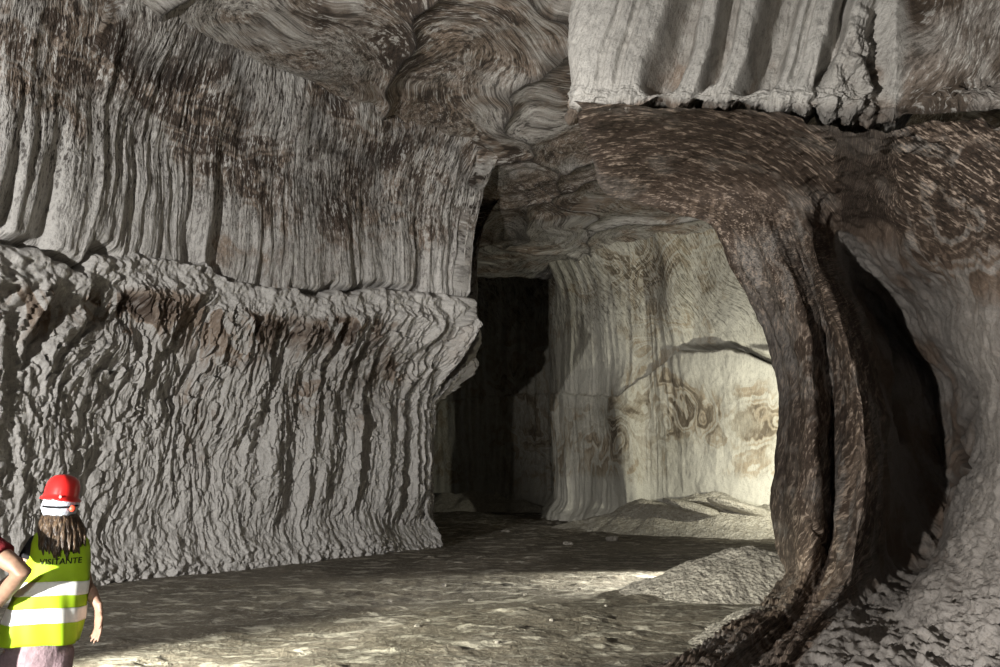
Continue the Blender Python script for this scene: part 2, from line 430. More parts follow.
# ------------------------------------------------------------------ arch pillar, soffit and right wall (one continuous rock)
RW = [
 [(566, 96, 9.5), (576, 101, 7.75), (620, 104, 7.45), (680, 107, 7.2), (730, 110, 7.0), (780, 115, 6.8), (820, 122, 6.6), (860, 126, 6.4), (925, 124, 6.0), (1000, 120, 5.4), (1150, 105, 4.4), (1600, 60, 3.0)],
 [(578, 120, 10.5), (588, 128, 8.6), (640, 128, 8.4), (700, 128, 8.2), (745, 130, 8.0), (790, 136, 7.8), (826, 141, 7.6), (866, 143, 7.2), (927, 140, 6.5), (1000, 142, 5.7), (1150, 135, 4.6), (1600, 110, 3.1)],
 [(590, 150, 11.3), (597, 160, 9.6), (655, 158, 9.4), (715, 155, 9.2), (765, 158, 9.0), (800, 166, 8.8), (830, 176, 8.9), (870, 176, 8.3), (930, 176, 7.0), (1000, 180, 5.9), (1150, 185, 4.7), (1600, 190, 3.1)],
 [(612, 180, 12.2), (606, 193, 10.7), (672, 189, 10.3), (728, 185, 10.0), (775, 189, 9.8), (806, 201, 9.5), (834, 216, 10.1), (872, 216, 9.4), (935, 220, 7.5), (1000, 226, 6.1), (1150, 240, 4.8), (1600, 280, 3.1)],
 [(672, 196, 12.4), (655, 208, 10.9), (705, 205, 10.4), (755, 210, 10.0), (790, 221, 9.9), (815, 236, 9.4), (841, 252, 10.8), (880, 255, 10.2), (938, 260, 8.0), (1000, 270, 6.2), (1150, 300, 4.9), (1600, 370, 3.1)],
 [(722, 214, 12.5), (705, 219, 10.9), (740, 234, 10.4), (775, 246, 9.9), (802, 256, 10.05), (822, 271, 9.15), (851, 287, 11.3), (890, 295, 11.3), (941, 300, 9.3), (1000, 312, 6.3), (1150, 350, 5.0), (1600, 450, 3.1)],
 [(758, 268, 12.5), (735, 268, 10.9), (762, 278, 10.3), (790, 285, 9.8), (813, 292, 10.05), (836, 305, 8.75), (869, 322, 11.4), (905, 334, 11.9), (944, 340, 9.7), (1000, 352, 6.5), (1150, 400, 5.1), (1600, 530, 3.1)],
 [(778, 312, 12.5), (755, 309, 10.9), (779, 316, 10.3), (802, 322, 9.7), (823, 328, 10.15), (848, 339, 8.65), (879, 356, 11.3), (932, 370, 12.0), (969, 380, 9.8), (1010, 390, 6.6), (1150, 440, 5.2), (1600, 600, 3.1)],
 [(790, 358, 12.5), (771, 355, 10.9), (790, 360, 10.25), (808, 366, 9.6), (830, 371, 10.2), (858, 380, 8.55), (887, 395, 11.2), (939, 405, 12.0), (976, 415, 9.7), (1010, 425, 6.6), (1150, 480, 5.2), (1600, 660, 3.1)],
 [(795, 405, 12.5), (779, 403, 10.9), (796, 406, 10.2), (812, 410, 9.5), (834, 412, 10.2), (863, 418, 8.5), (891, 430, 11.0), (944, 440, 11.9), (982, 450, 9.5), (1012, 457, 6.5), (1150, 520, 5.2), (1600, 720, 3.1)],
 [(792, 455, 12.5), (775, 455, 10.9), (794, 455, 10.1), (813, 455, 9.3), (833, 456, 10.1), (864, 458, 8.4), (892, 467, 10.7), (947, 472, 11.600000000000001), (975, 477, 9.1), (1014, 480, 6.3), (1150, 550, 5.1), (1600, 770, 3.1)],
 [(788, 500, 12.5), (771, 500, 10.9), (793, 499, 10.0), (813, 498, 9.15), (833, 500, 9.95), (862, 502, 8.3), (891, 508, 10.3), (948, 512, 11.0), (965, 518, 8.7), (1015, 522, 6.1), (1150, 585, 5.0), (1600, 800, 3.1)],
 [(792, 545, 12.5), (776, 544, 10.85), (793, 541, 9.9), (812, 540, 9.0), (830, 545, 9.65), (856, 547, 8.15), (886, 552, 9.8), (942, 556, 10.200000000000001), (955, 563, 7.9), (1013, 565, 5.9), (1150, 625, 4.9), (1600, 840, 3.1)],
 [(800, 580, 12.3), (785, 577, 10.7), (795, 573, 9.7), (805, 576, 8.8), (821, 582, 9.0), (843, 586, 8.0), (873, 592, 8.8), (913, 597, 8.8), (930, 603, 6.9), (1005, 603, 5.6), (1150, 665, 4.7), (1600, 880, 3.1)],
 [(790, 604, 10.6), (762, 603, 9.2), (777, 604, 8.6), (786, 609, 7.9), (800, 616, 7.95), (812, 622, 7.3), (840, 628, 7.5), (890, 635, 7.1), (935, 636, 6.1), (1010, 637, 5.2), (1150, 705, 4.4), (1600, 930, 3.1)],
 [(730, 628, 8.4), (719, 633, 7.45), (735, 635, 7.1), (746, 641, 6.75), (765, 648, 6.75), (784, 655, 6.25), (815, 663, 6.2), (870, 667, 5.85), (938, 668, 5.35), (1020, 670, 4.8), (1160, 740, 4.1), (1600, 980, 3.1)],
 [(680, 655, 6.9), (680, 663, 6.2), (694, 668, 6.0), (705, 676, 5.7), (722, 686, 5.55), (745, 696, 5.2), (790, 703, 5.1), (850, 708, 4.95), (930, 714, 4.75), (1040, 722, 4.3), (1180, 790, 3.7), (1600, 1040, 3.0)],
 [(600, 690, 5.4), (610, 700, 5.15), (630, 710, 4.95), (650, 720, 4.75), (670, 735, 4.5), (700, 750, 4.25), (750, 760, 4.1), (830, 770, 3.95), (930, 780, 3.8), (1060, 790, 3.6), (1220, 860, 3.2), (1650, 1150, 2.9)],
]
def build_right():
    A = np.array(RW, float)
    ctrl = unproj(A[..., 0], A[..., 1], A[..., 2])
    tr = dens([(0, 3, 170), (3, 16, 620), (16, 17, 40)])
    tc = dens([(0, 1, 50), (1, 9, 700), (9, 11, 70)])
    P = surf_from_ctrl(ctrl, tr, tc)
    n, sg = face_to(P[:, 60:700], normals(P)[:, 60:700], np.array([0.0, 4, 2]))
    n = normals(P) * sg
    px, py = project(P)
    TR = np.broadcast_to(tr[:, None], px.shape); TC = np.broadcast_to(tc[None], px.shape)
    X, Y, Z = P[..., 0], P[..., 1], P[..., 2]
    pil = ss(5.9, 5.3, TC) * ss(2.5, 4.5, TR)                  # pillar itself
    sof = ss(4.2, 2.2, TR)                                     # underside of the hanging rock
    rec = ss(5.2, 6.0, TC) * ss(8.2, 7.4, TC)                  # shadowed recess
    rw = ss(7.2, 8.0, TC)
    low = ss(12.0, 14.0, TR)
    off = .10 * fbm(X * .9, Y * .9, Z * .9, 4, 90) + .03 * fbm(X * 4, Y * 4, Z * 4, 3, 91)
    off += .07 * rw * fbm(X * 7, Y * 7, Z * 6, 5, 191) * (.5 + ss(9, 12, TR)) + .05 * rw * fbm(X * 2.2 + Z, Y * 2.2, Z * 1.0, 4, 92, ridged=True)
    off += .14 * rec * fbm(X * 1.6, Y * 1.2, Z * .5, 4, 93, ridged=True)
    # secondary ribs running down the pillar
    w = TC + .25 * pn(TC * .8, TR * .35, 0, 94)
    off += pil * .07 * pn(w * 2.6, TR * .25, 0, 95) + pil * .025 * pn(w * 7, TR * 1.2, 0, 96)
    off += .09 * low * ss(5.5, 6.5, TC) * fbm(X * 4.0, Y * 4.0, Z * 4.0, 4, 97) + .05 * low * fbm(X * 10, Y * 10, Z * 10, 4, 98)
    # rugged soffit edges
    off += .16 * sof * ss(3.2, 4.2, TC) * fbm(X * 2.0, Y * 2.0, Z * 2, 4, 99)
    # cracks in the right wall
    d1, t1 = polydist(px, py, [(975, 400), (965, 440), (972, 470), (955, 490), (948, 500)])
    d2, t2 = polydist(px, py, [(885, 330), (893, 380), (900, 440)])
    d3, t3 = polydist(px, py, [(808, 515), (814, 530), (822, 545)])
    cr = np.exp(-(d1 / 3.0) ** 2) + .6 * np.exp(-(d2 / 4.0) ** 2) + .35 * np.exp(-(d3 / 1.2) ** 2)
    off -= .16 * cr
    P2 = P + n * off[..., None]
    px, py = project(P2)
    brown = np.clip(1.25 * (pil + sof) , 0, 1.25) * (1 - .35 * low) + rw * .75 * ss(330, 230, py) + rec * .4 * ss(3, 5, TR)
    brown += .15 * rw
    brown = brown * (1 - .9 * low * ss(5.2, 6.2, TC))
    left = ss(3.0, 1.7, TC) * ss(5.0, 8.0, TR) * ss(14.6, 13.6, TR)  # pillar's left face, toned darker
    dark = .62 * left + .5 * np.clip(cr, 0, 1) + .15 * rec * ss(3, 5, TR)  # cracks darker; recess shade deepened in the colour
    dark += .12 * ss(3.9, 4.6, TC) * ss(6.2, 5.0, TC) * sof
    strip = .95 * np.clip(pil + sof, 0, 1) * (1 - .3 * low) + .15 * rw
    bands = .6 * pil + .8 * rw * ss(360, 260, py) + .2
    # flow: marks arc across the soffit and run slanting down the pillar
    a = np.stack([TR * .55 + .35 * TC, TC * .55], 0)
    u_s = np.hypot((px - 640) * 1.0, (py - 300) * 1.25) / 95.0
    v_s = np.arctan2(py - 300, px - 640) * 1.5
    u_p = TC * .50 + TR * .16 + .15 * pn(TC, TR * .5, 0, 101); v_p = TR * .5
    k = ss(3.0, 7.0, TR)
    flow = np.stack([u_s * (1 - k) + u_p * k, v_s * (1 - k) + v_p * k, 0 * px], -1)
    kr = ss(6.2, 7.6, TC)[..., None]
    diag = np.stack([(py * .8 - px * .5) / 90.0, (px * .8 + py * .5) / 90.0, 0 * px], -1)
    flow = flow * (1 - kr) + diag * kr
    strip = strip + .22 * kr[..., 0] * ss(330, 230, py)
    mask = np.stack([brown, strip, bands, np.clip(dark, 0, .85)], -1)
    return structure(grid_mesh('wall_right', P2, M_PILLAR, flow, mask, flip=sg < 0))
build_right()

# ------------------------------------------------------------------ hanging fluted face at the top right
def build_slab():
    cx = [(596, 10.5), (574, 9.0), (573, 7.9), (600, 7.6), (650, 7.4), (700, 7.2), (750, 7.0), (800, 6.8), (850, 6.6), (900, 6.6), (950, 6.0), (1010, 5.3), (1200, 4.3), (1700, 3.0)]
    rows = []
    for (py, dd) in ((-420, .9), (-250, .6), (-120, .35), (-40, .15), (40, 0.0), (85, -.05), (106, .05), (116, .5), (122, 1.3)):
        row = []
        for i, (px, D) in enumerate(cx):
            yy = py
            if py > 60: yy = py + np.interp(px, [570, 700, 850, 900, 1000], [-3, -4, 8, 14, 12])
            sx = 6 if (i <= 2 and py < 20) else 0
            row.append((px + sx, yy, D + dd + (.25 if (py > 60 and px > 840) else 0)))
        rows.append(row)
    A = np.array(rows, float)
    ctrl = unproj(A[..., 0], A[..., 1], A[..., 2])
    tr = dens([(0, 3, 40), (3, 7, 330), (7, 8, 40)])
    tc = dens([(0, 1, 20), (1, 11, 760), (11, 13, 40)])
    P = surf_from_ctrl(ctrl, tr, tc)
    nn = normals(P); _, sg = face_to(P[:, 100:700], nn[:, 100:700], np.array([0.0, 0, 2])); n = nn * sg
    px, py = project(P)
    X, Y, Z = P[..., 0], P[..., 1], P[..., 2]
    q = px + (py - 100) * .30                                   # furrows lean to the right going up
    q = q + 7 * pn(px / 60, py / 60, 0, 110)
    lo = ss(-60, 60, py)
    off = np.zeros(px.shape)
    for c, w, dpt in ((655, 15, .58), (702, 9, .42), (752, 16, .66), (815, 7, .36), (612, 4, .05), (592, 4, .05), (785, 4, .07)):
        off -= dpt * np.exp(-((q - c) / w) ** 4) * (1 - .85 * ss(74, 99, py + 14 * pn(q / 16, c, 0, 119) + 4 * np.cos((q - c) / w)))
    off += .022 * fbm(q / 10, py / 120, 0, 3, 111, ridged=True)
    off += .07 * fbm(X * 1.6, Y, Z * .8, 4, 112) + .025 * fbm(X * 8, Y * 8, Z * 5, 3, 113)
    rough = np.clip(gauss2(px, py, 862, 72, 30, 44) * 1.6, 0, 1)
    off += rough * (.20 * fbm(X * 5, Y * 5, Z * 5, 4, 114) + .05)
    off -= .25 * np.clip(gauss2(px, py, 880, 55, 9, 45) * 1.2, 0, 1)
    off -= .35 * ss(895, 915, px) * ss(1100, 1000, px)
    off += .16 * fbm(px / 17, py / 14, 0, 4, 115) * ss(78, 100, py)
    P2 = P + n * off[..., None]
    px, py = project(P2)
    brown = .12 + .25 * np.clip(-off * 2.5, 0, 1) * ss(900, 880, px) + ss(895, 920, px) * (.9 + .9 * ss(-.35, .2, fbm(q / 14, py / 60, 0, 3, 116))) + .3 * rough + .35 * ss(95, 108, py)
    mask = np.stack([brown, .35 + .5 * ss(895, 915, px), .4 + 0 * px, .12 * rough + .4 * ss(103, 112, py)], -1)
    flow = np.stack([q / 90.0, py / 90.0, 0 * px], -1)
    return structure(grid_mesh('wall_upper_right', P2, M_SLAB, flow, mask, flip=sg < 0))
build_slab()

# ------------------------------------------------------------------ floor
def floor_material():
    t = NT('dusty_salt_floor')
    tc = t.n('ShaderNodeTexCoord').outputs['Object']
    big = t.noise(tc, .5, 4, .6, .5)
    st = t.noise(t.vmath('MULTIPLY', tc, (1.0, 2.2, 1.0)), 1.9, 6, .68, .6)
    crust = t.rng(st, .50, .60)
    fine = t.noise(tc, 22, 5, .7)
    med = t.noise(tc, 6, 5, .65)
    c = t.mix(t.rng(big, .35, .65), (.105, .090, .068), (.175, .152, .118))
    c = t.mix(t.math('MULTIPLY', crust, .7), c, (.50, .465, .39))
    c = t.mix(t.math('MULTIPLY', t.rng(fine, .52, .70), .5), c, (.50, .48, .41))
    c = t.mix(t.math('MULTIPLY', t.rng(fine, .45, .3), .5), c, (.075, .065, .052))
    t.put(t.b.inputs['Base Color'], c)
    t.b.inputs['Roughness'].default_value = .8
    t.b.inputs['Specular IOR Level'].default_value = .3
    h = t.math('ADD', t.math('MULTIPLY', crust, .35), t.math('MULTIPLY', med, .8))
    nb = t.bump(h, .07, .9); nb = t.bump(fine, .03, .9, nb)
    t.put(t.b.inputs['Normal'], nb)
    return t.m
M_FLOOR = floor_material()
def build_floor():
    x = dens([(-14, -7, 40), (-7, 6, 560), (6, 16, 60)])
    y = dens([(-8, 3, 30), (3, 10, 420), (10, 20, 300), (20, 44, 230)])
    X, Y = np.meshgrid(x, y)
    z = .05 * pn(X * .4, Y * .4, 0, 120) + .030 * fbm(X * 1.5, Y * 2.2, 0, 4, 121) + .012 * fbm(X * 7, Y * 9, 0, 3, 122)
    z += .05 * ss(.15, .45, fbm(X * 1.1, Y * 2.0, 3, 4, 123)) * .6
    z += .10 * ss(17, 25, Y) * fbm(X * .5, Y * 1.6, 0, 4, 124, ridged=True)
    z *= ss(2.0, 4.5, np.hypot(X, Y))
    P = np.stack([X, Y, z - .02], -1)
    n = normals(P); s = 1 if n[..., 2].mean() > 0 else -1
    return structure(grid_mesh('floor', P, M_FLOOR, flip=s < 0))
build_floor()
# ------------------------------------------------------------------ people
def U3(px, py, D): return Vector(unproj(px, py, D).tolist())

def tube(bm, pts, rad, n=14, up=None):
    """closed tapered tube; rad entries are r or (r_side, r_depth)"""
    pts = [Vector(p) for p in pts]; rings = []
    for i, p in enumerate(pts):
        a = pts[max(0, i - 1)]; b = pts[min(len(pts) - 1, i + 1)]
        d = (b - a).normalized()
        ref = Vector(up) if up else (Vector((0, 1, 0)) if abs(d.y) < .85 else Vector((1, 0, 0)))
        side = d.cross(ref).normalized(); dep = side.cross(d).normalized()
        r = rad[i]; rs, rd = r if isinstance(r, tuple) else (r, r)
        rings.append([bm.verts.new(p + side * (rs * math.cos(2 * math.pi * k / n)) + dep * (rd * math.sin(2 * math.pi * k / n))) for k in range(n)])
    for a, b in zip(rings, rings[1:]):
        for k in range(n):
            bm.faces.new((a[k], a[(k + 1) % n], b[(k + 1) % n], b[k]))
    bm.faces.new(rings[0][::-1]); bm.faces.new(rings[-1])

def ball(bm, c, r, seg=16, rot=None):
    m = Matrix.Translation(Vector(c)) @ (rot or Matrix.Identity(4)) @ Matrix.Diagonal((r[0], r[1], r[2], 1))
    bmesh.ops.create_uvsphere(bm, u_segments=seg, v_segments=seg // 2 + 2, radius=1, matrix=m)

def finish(name, bm, mat, parent=None, remesh=None, smooth=0, origin=None):
    bmesh.ops.recalc_face_normals(bm, faces=bm.faces)
    me = bpy.data.meshes.new(name); bm.to_mesh(me); bm.free()
    o = bpy.data.objects.new(name, me); COL.objects.link(o)
    if remesh:
        m = o.modifiers.new('r', 'REMESH'); m.mode = 'VOXEL'; m.voxel_size = remesh
        if smooth:
            m = o.modifiers.new('s', 'SMOOTH'); m.iterations = smooth; m.factor = .5
        dg = bpy.context.evaluated_depsgraph_get()
        me2 = bpy.data.meshes.new_from_object(o.evaluated_get(dg)); o.modifiers.clear(); o.data = me2; me = me2
    me.materials.clear(); me.materials.append(mat)
    for p in me.polygons: p.use_smooth = True
    if parent: o.parent = parent; o.matrix_parent_inverse = parent.matrix_world.inverted()
    return o

def person_root(name, loc, label):
    e = bpy.data.objects.new(name, None); COL.objects.link(e); e.location = loc
    e['label'] = label; e['category'] = 'person'
    bpy.context.view_layer.update()
    return e

M_SKIN = simple_mat('skin', (.36, .22, .155), .55, .4, .08, 30)
M_SKIN2 = simple_mat('skin_tanned', (.27, .165, .11), .55, .4, .08, 30)
M_VEST = simple_mat('fluorescent_yellow', (.40, .62, .02), .65, .3, .05, 9)
M_BAND = simple_mat('reflective_tape', (.90, .90, .84), .35, .5, .02, 60)
M_RED = simple_mat('red_plastic', (.62, .022, .02), .28, .5, .04, 8)
M_KNOB = simple_mat('orange_red_plastic', (.85, .10, .05), .35, .5, .02, 8)
M_BLACK = simple_mat('black_cotton', (.018, .018, .02), .85, .2, .2, 40)
M_CAP = simple_mat('pale_blue_hair_net', (.55, .60, .66), .8, .2, .12, 70, bump=.01)
M_HAIR = None
def hair_mat():
    t = NT('brown_hair'); tc = t.n('ShaderNodeTexCoord').outputs['Object']
    n = t.noise(t.vmath('MULTIPLY', tc, (90, 90, 6)), 1, 3, .6)
    t.put(t.b.inputs['Base Color'], t.mix(t.rng(n, .35, .68), (.024, .015, .009), (.115, .075, .042)))
    t.b.inputs['Roughness'].default_value = .42
    t.put(t.b.inputs['Normal'], t.bump(n, .01, .8)); return t.m
M_HAIR = hair_mat()
M_PANTS = simple_mat('mauve_cotton', (.30, .22, .235), .85, .2, .1, 30, bump=.01)
M_MAROON = simple_mat('maroon_cotton', (.13, .012, .016), .85, .2, .12, 30, bump=.01)
M_JEANS = simple_mat('dark_trousers', (.05, .05, .06), .85, .2, .1, 40)
M_SHOE = simple_mat('shoe_canvas', (.30, .29, .28), .7, .3, .1, 30)
M_EYE = simple_mat('eye_white', (.7, .7, .68), .2, .5, .02, 30)
M_INK = simple_mat('black_print', (.015, .018, .012), .7, .2, .1, 30)

def hand(bm, wr, d, palm_n, thumb_side, s=1.0, curl=.35):
    """wrist, pointing direction, palm normal, side on which the thumb leaves"""
    d = Vector(d).normalized(); pn_ = Vector(palm_n); pn_ = (pn_ - d * pn_.dot(d)).normalized(); sd = Vector(thumb_side); sd = (sd - d * sd.dot(d) - pn_ * sd.dot(pn_)).normalized()
    wr = Vector(wr)
    tube(bm, [wr - d * .02, wr + d * .03 * s, wr + d * .07 * s, wr + d * .09 * s], [(.024 * s, .018 * s), (.034 * s, .015 * s), (.040 * s, .014 * s), (.036 * s, .011 * s)], 12, up=pn_)
    for k, (w, L) in enumerate(((.029, .070), (.010, .079), (-.010, .073), (-.028, .057))):
        p = wr + d * .083 * s + sd * w * s
        dd = (d + sd * w * 2).normalized(); pts = [p - dd * .012, p]; a = curl * (.75 + .2 * k)
        for j, f in enumerate((.45, .3, .25)):
            a2 = a * (j + 1) * .8
            v = dd * math.cos(a2) + pn_ * math.sin(a2)
            pts.append(pts[-1] + v * L * f * s)
        tube(bm, pts, [.0095 * s, .0092 * s, .0085 * s, .0078 * s, .0055 * s], 8)
    b = wr + d * .028 * s + sd * .024 * s
    t1 = b + (d * .6 + sd * .75 + pn_ * .3).normalized() * .036 * s
    t2 = t1 + (d * .85 + sd * .35 + pn_ * .35).normalized() * .030 * s
    t3 = t2 + (d * .95 + sd * .05 + pn_ * .4).normalized() * .022 * s
    tube(bm, [b - sd * .015, b, t1, t2, t3], [.012 * s, .0135 * s, .0115 * s, .010 * s, .006 * s], 8)

def head(bm, c, face, s=1.0):
    """skull + jaw + nose, ears, lips; face = viewing direction (horizontal)"""
    f = Vector(face).normalized(); r = f.cross(Vector((0, 0, 1))).normalized(); u = r.cross(f)
    R4 = Matrix((( *r, 0), (*f, 0), (*u, 0), (0, 0, 0, 1))).transposed()
    R4 = Matrix(((r.x, f.x, u.x, 0), (r.y, f.y, u.y, 0), (r.z, f.z, u.z, 0), (0, 0, 0, 1)))
    c = Vector(c); W = lambda x, y, z: c + (r * x + f * y + u * z) * s
    ball(bm, W(0, -.012, .025), (.075 * s, .093 * s, .088 * s), 20, R4)
    ball(bm, W(0, .022, -.035), (.062 * s, .070 * s, .075 * s), 18, R4)
    ball(bm, W(0, .055, -.088), (.028 * s, .026 * s, .022 * s), 12, R4)
    tube(bm, [W(0, .080, .012), W(0, .098, -.012), W(0, .106, -.030), W(0, .088, -.040)], [.008 * s, .010 * s, .013 * s, .011 * s], 8)
    for sx in (-1, 1):
        ball(bm, W(sx * .077, -.005, -.012), (.010 * s, .018 * s, .030 * s), 10, R4)
        ball(bm, W(sx * .030, .078, .022), (.020 * s, .012 * s, .008 * s), 10, R4)
    ball(bm, W(0, .086, -.058), (.023 * s, .010 * s, .006 * s), 10, R4)
    ball(bm, W(0, .085, -.067), (.020 * s, .010 * s, .006 * s), 10, R4)
    return W, R4

def foot(bm, an, d, s=1.0, k=1.0):
    an = Vector(an); d = Vector(d).normalized()
    tube(bm, [an - d * .055 + Vector((0, 0, -.045)), an - d * .02 + Vector((0, 0, -.04)), an + d * .06 + Vector((0, 0, -.05)), an + d * .13 + Vector((0, 0, -.06)), an + d * .18 + Vector((0, 0, -.066))],
         [(.030 * k, .034), (.036 * k, .042), (.040 * k, .034), (.043 * k, .026), (.028 * k, .018)], 12, up=(0, 0, 1))

def build_woman():
    D = 3.75
    pel = U3(38, 650, D); wa = U3(46, 606, D); ch = U3(57, 566, D); nb = U3(62, 534, D); hc = U3(62, 503, D + .01)
    fx = Vector((-.25, 1, 0)).normalized()
    shR, elR, wrR = U3(79, 548, D + .02), U3(90, 589, D + .03), U3(93, 611, D - .05)
    shL, elL, wrL = U3(37, 545, D), U3(18, 574, D - .02), U3(4, 596, D + .14)
    hipR = pel + Vector((.085, 0, -.03)); hipL = pel + Vector((-.085, 0, -.03))
    knR = Vector((hipR.x + .02, D - .06, .47)); anR = Vector((hipR.x + .03, D - .36, .13))
    knL = Vector((hipL.x - .02, D + .17, .46)); anL = Vector((hipL.x - .04, D + .20, .085))
    root = person_root('person', (pel.x, D, 0), 'person in yellow safety vest and red helmet walking away, long brown hair')
    b = bmesh.new()
    tube(b, [pel - Vector((0, 0, .08)), pel, wa, ch, nb + Vector((0, 0, -.05)), nb], [(.14, .10), (.155, .115), (.12, .09), (.135, .10), (.12, .085), (.06, .06)], 20)
    tube(b, [nb - Vector((0, 0, .03)), nb + Vector((0, .01, .03)), hc - Vector((0, 0, .04))], [.058, .05, .05], 12)
    W, R4 = head(b, hc, fx, .97)
    for sh, el, wr in ((shR, elR, wrR), (shL, elL, wrL)):
        m1 = (sh * 2 + el) / 3; m2 = (el * 2 + wr) / 3
        tube(b, [nb.lerp(sh, .5), sh, m1, sh.lerp(el, .7), el, m2, wr.lerp(el, .25), wr], [.055, .048, .044, .038, .035, .038, .028, .023], 12)
    hand(b, wrR, (.10, -.10, -1), (-1, -.5, 0), (-.3, -1, 0), 1.12, .30)
    hand(b, wrL, (-.4, .5, -.5), (0, 0, -1), (1, .5, 0), .95, .4)
    for hp, kn, an in ((hipR, knR, anR), (hipL, knL, anL)):
        tube(b, [hp + Vector((0, 0, .05)), hp, hp.lerp(kn, .5), kn, kn.lerp(an, .3), kn.lerp(an, .75), an], [.085, .088, .07, .052, .052, .035, .03], 14)
    dR = Vector((-.1, 1, -.0)); foot(b, anR, dR); foot(b, anL, dR)
    finish('body', b, M_SKIN, root, .006, 3)
    for sx in (-1, 1):
        b = bmesh.new(); ball(b, W(sx * .030, .0835, .012), (.012, .010, .008), 12, R4); finish('eye', b, M_EYE, root)
    # shirt
    b = bmesh.new()
    tube(b, [pel + Vector((0, 0, .06)), wa, ch, nb + Vector((0, 0, -.045)), nb + Vector((0, 0, .01))], [(.155, .118), (.13, .10), (.145, .11), (.13, .095), (.065, .065)], 20)
    for sh, el in ((shR, elR), (shL, elL)):
        tube(b, [nb.lerp(sh, .4), sh, sh.lerp(el, .3), sh.lerp(el, .50)], [.06, .058, .056, .056 if sh is shL else .05], 12)
    finish('shirt', b, M_BLACK, root, .008, 2)
    # trousers
    b = bmesh.new()
    tube(b, [pel - Vector((0, 0, .09)), pel - Vector((0, 0, .02)), pel + Vector((0, 0, .08)), wa], [(.15, .12), (.168, .128), (.158, .12), (.128, .10)], 20)
    for hp, kn, an in ((hipR, knR, anR), (hipL, knL, anL)):
        tube(b, [hp + Vector((0, 0, .03)), hp, hp.lerp(kn, .5), kn, kn.lerp(an, .5), kn.lerp(an, .92)], [.095, .10, .086, .068, .066, .06], 16)
    finish('trousers', b, M_PANTS, root, .009, 3)
    for an in (anR, anL):
        b = bmesh.new(); foot(b, an, dR, 1, 1.18); 
        finish('shoe', b, M_SHOE, root, .007, 2)
    # vest
    zs = [(641, 37.0, 38.5, .150), (620, 43.5, 37.5, .150), (598, 50, 34.5, .142), (575, 56.5, 32.0, .138), (556, 59.5, 30.0, .130), (544, 60.5, 28.5, .115), (537, 61, 25.5, .095), (532, 61.5, 20, .082), (529, 62, 14.5, .075)]
    ctrl = np.array([(U3(px, py, D).x, U3(px, py, D).z, w / 700 * D * 1.01, dp) for py, px, w, dp in zs])
    def vs_(h, th, o=0.0):
        c = catmull(ctrl, np.array([h]))[0]
        a, d = c[2] + o, c[3] + o
        fold = .007 * math.sin(th * 5 + h * 1.3) * max(0, 1 - h / 5) + .004 * math.sin(th * 11 + h * 2.2) * max(0, 1 - h / 6)
        cs, sn = math.cos(th), math.sin(th)
        cs2 = math.copysign(abs(cs) ** .85, cs); sn2 = math.copysign(abs(sn) ** .85, sn)
        return Vector((c[0] + (a + fold) * cs2, D + (d + fold) * sn2, c[1] - .012 * cs + .004 * math.sin(th * 3)))
    def vstrip(h0, h1, nh, o, thick, tilt=0.0, n=96):
        b = bmesh.new(); rings = []
        for i in range(nh + 1):
            h = h0 + (h1 - h0) * i / nh
            rings.append([b.verts.new(vs_(h + tilt * math.cos(2 * math.pi * k / n), 2 * math.pi * k / n, o)) for k in range(n)])
        for p, q in zip(rings, rings[1:]):
            for k in range(n): b.faces.new((p[k], p[(k + 1) % n], q[(k + 1) % n], q[k]))
        return b
    v = finish('vest', vstrip(0, 8, 60, 0.0, .003), M_VEST, root)
    m = v.modifiers.new('thickness', 'SOLIDIFY'); m.thickness = .004; m.offset = -1
    for h0, h1 in ((1.02, 1.68), (2.22, 2.80)):
        g = finish('reflective_band', vstrip(h0, h1, 6, .004, .002, .05), M_BAND, v)
        m = g.modifiers.new('thickness', 'SOLIDIFY'); m.thickness = .002; m.offset = -1
    # print on the back
    cu = bpy.data.curves.new('print', 'FONT'); cu.body = 'VISITANTE'; cu.size = .040; cu.align_x = 'CENTER'; cu.space_character = 1.05; cu.resolution_u = 3
    cu.offset = .0006
    to = bpy.data.objects.new('tmp', cu); COL.objects.link(to)
    me = bpy.data.meshes.new_from_object(to.evaluated_get(bpy.context.evaluated_depsgraph_get()))
    bpy.data.objects.remove(to)
    bm = bmesh.new(); bm.from_mesh(me); bmesh.ops.subdivide_edges(bm, edges=[e for e in bm.edges if e.calc_length() > .012], cuts=2)
    xs = [q.co.x for q in bm.verts]; wd = max(xs) - min(xs)
    tz = U3(62, 562, D).z; hh = 3.72
    cx = catmull(ctrl, np.array([hh]))[0]
    for q in bm.verts:
        x = q.co.x * (.205 / wd) + (U3(61.5, 560, D).x - cx[0]); zz = q.co.y * 1.0
        th = -math.acos(max(-1, min(1, math.copysign(abs(x / cx[2]) ** (1 / .85), x))))
        p = vs_(hh, th, .004)
        q.co = Vector((p.x, p.y - .001, tz + zz))
    finish('lettering', bm, M_INK, v)
    # hair: long locks hanging from under the net
    b = bmesh.new(); rs = random.Random(5)
    bx_ = U3(65, 530, D).x
    for i in range(78):
        lay = i // 26; a = math.radians(-176 + 172 * (i % 26) / 25)
        x0 = .070 * math.cos(a); y0 = .070 * math.sin(a)
        L = .205 - .045 * abs(math.cos(a)) ** 3 + rs.uniform(-.035, .02) - .02 * lay
        yb = -.150 + .014 * lay + .05 * abs(math.cos(a)) ** 2
        ph = rs.uniform(0, 6)
        pts = []
        for j in range(8):
            f = j / 7
            pts.append(Vector(((hc.x * (1 - f) + bx_ * f) + x0 * (1 + .55 * math.sin(f * 1.5)) + .006 * math.sin(f * 5 + ph), D + y0 * (1 - f) + yb * f + .004 * math.sin(f * 6 + ph), hc.z - .062 - L * f * .95)))
        tube(b, pts, [.014, .019, .020, .019, .018, .015, .010, .003], 8)
    finish('hair', b, M_HAIR, root)
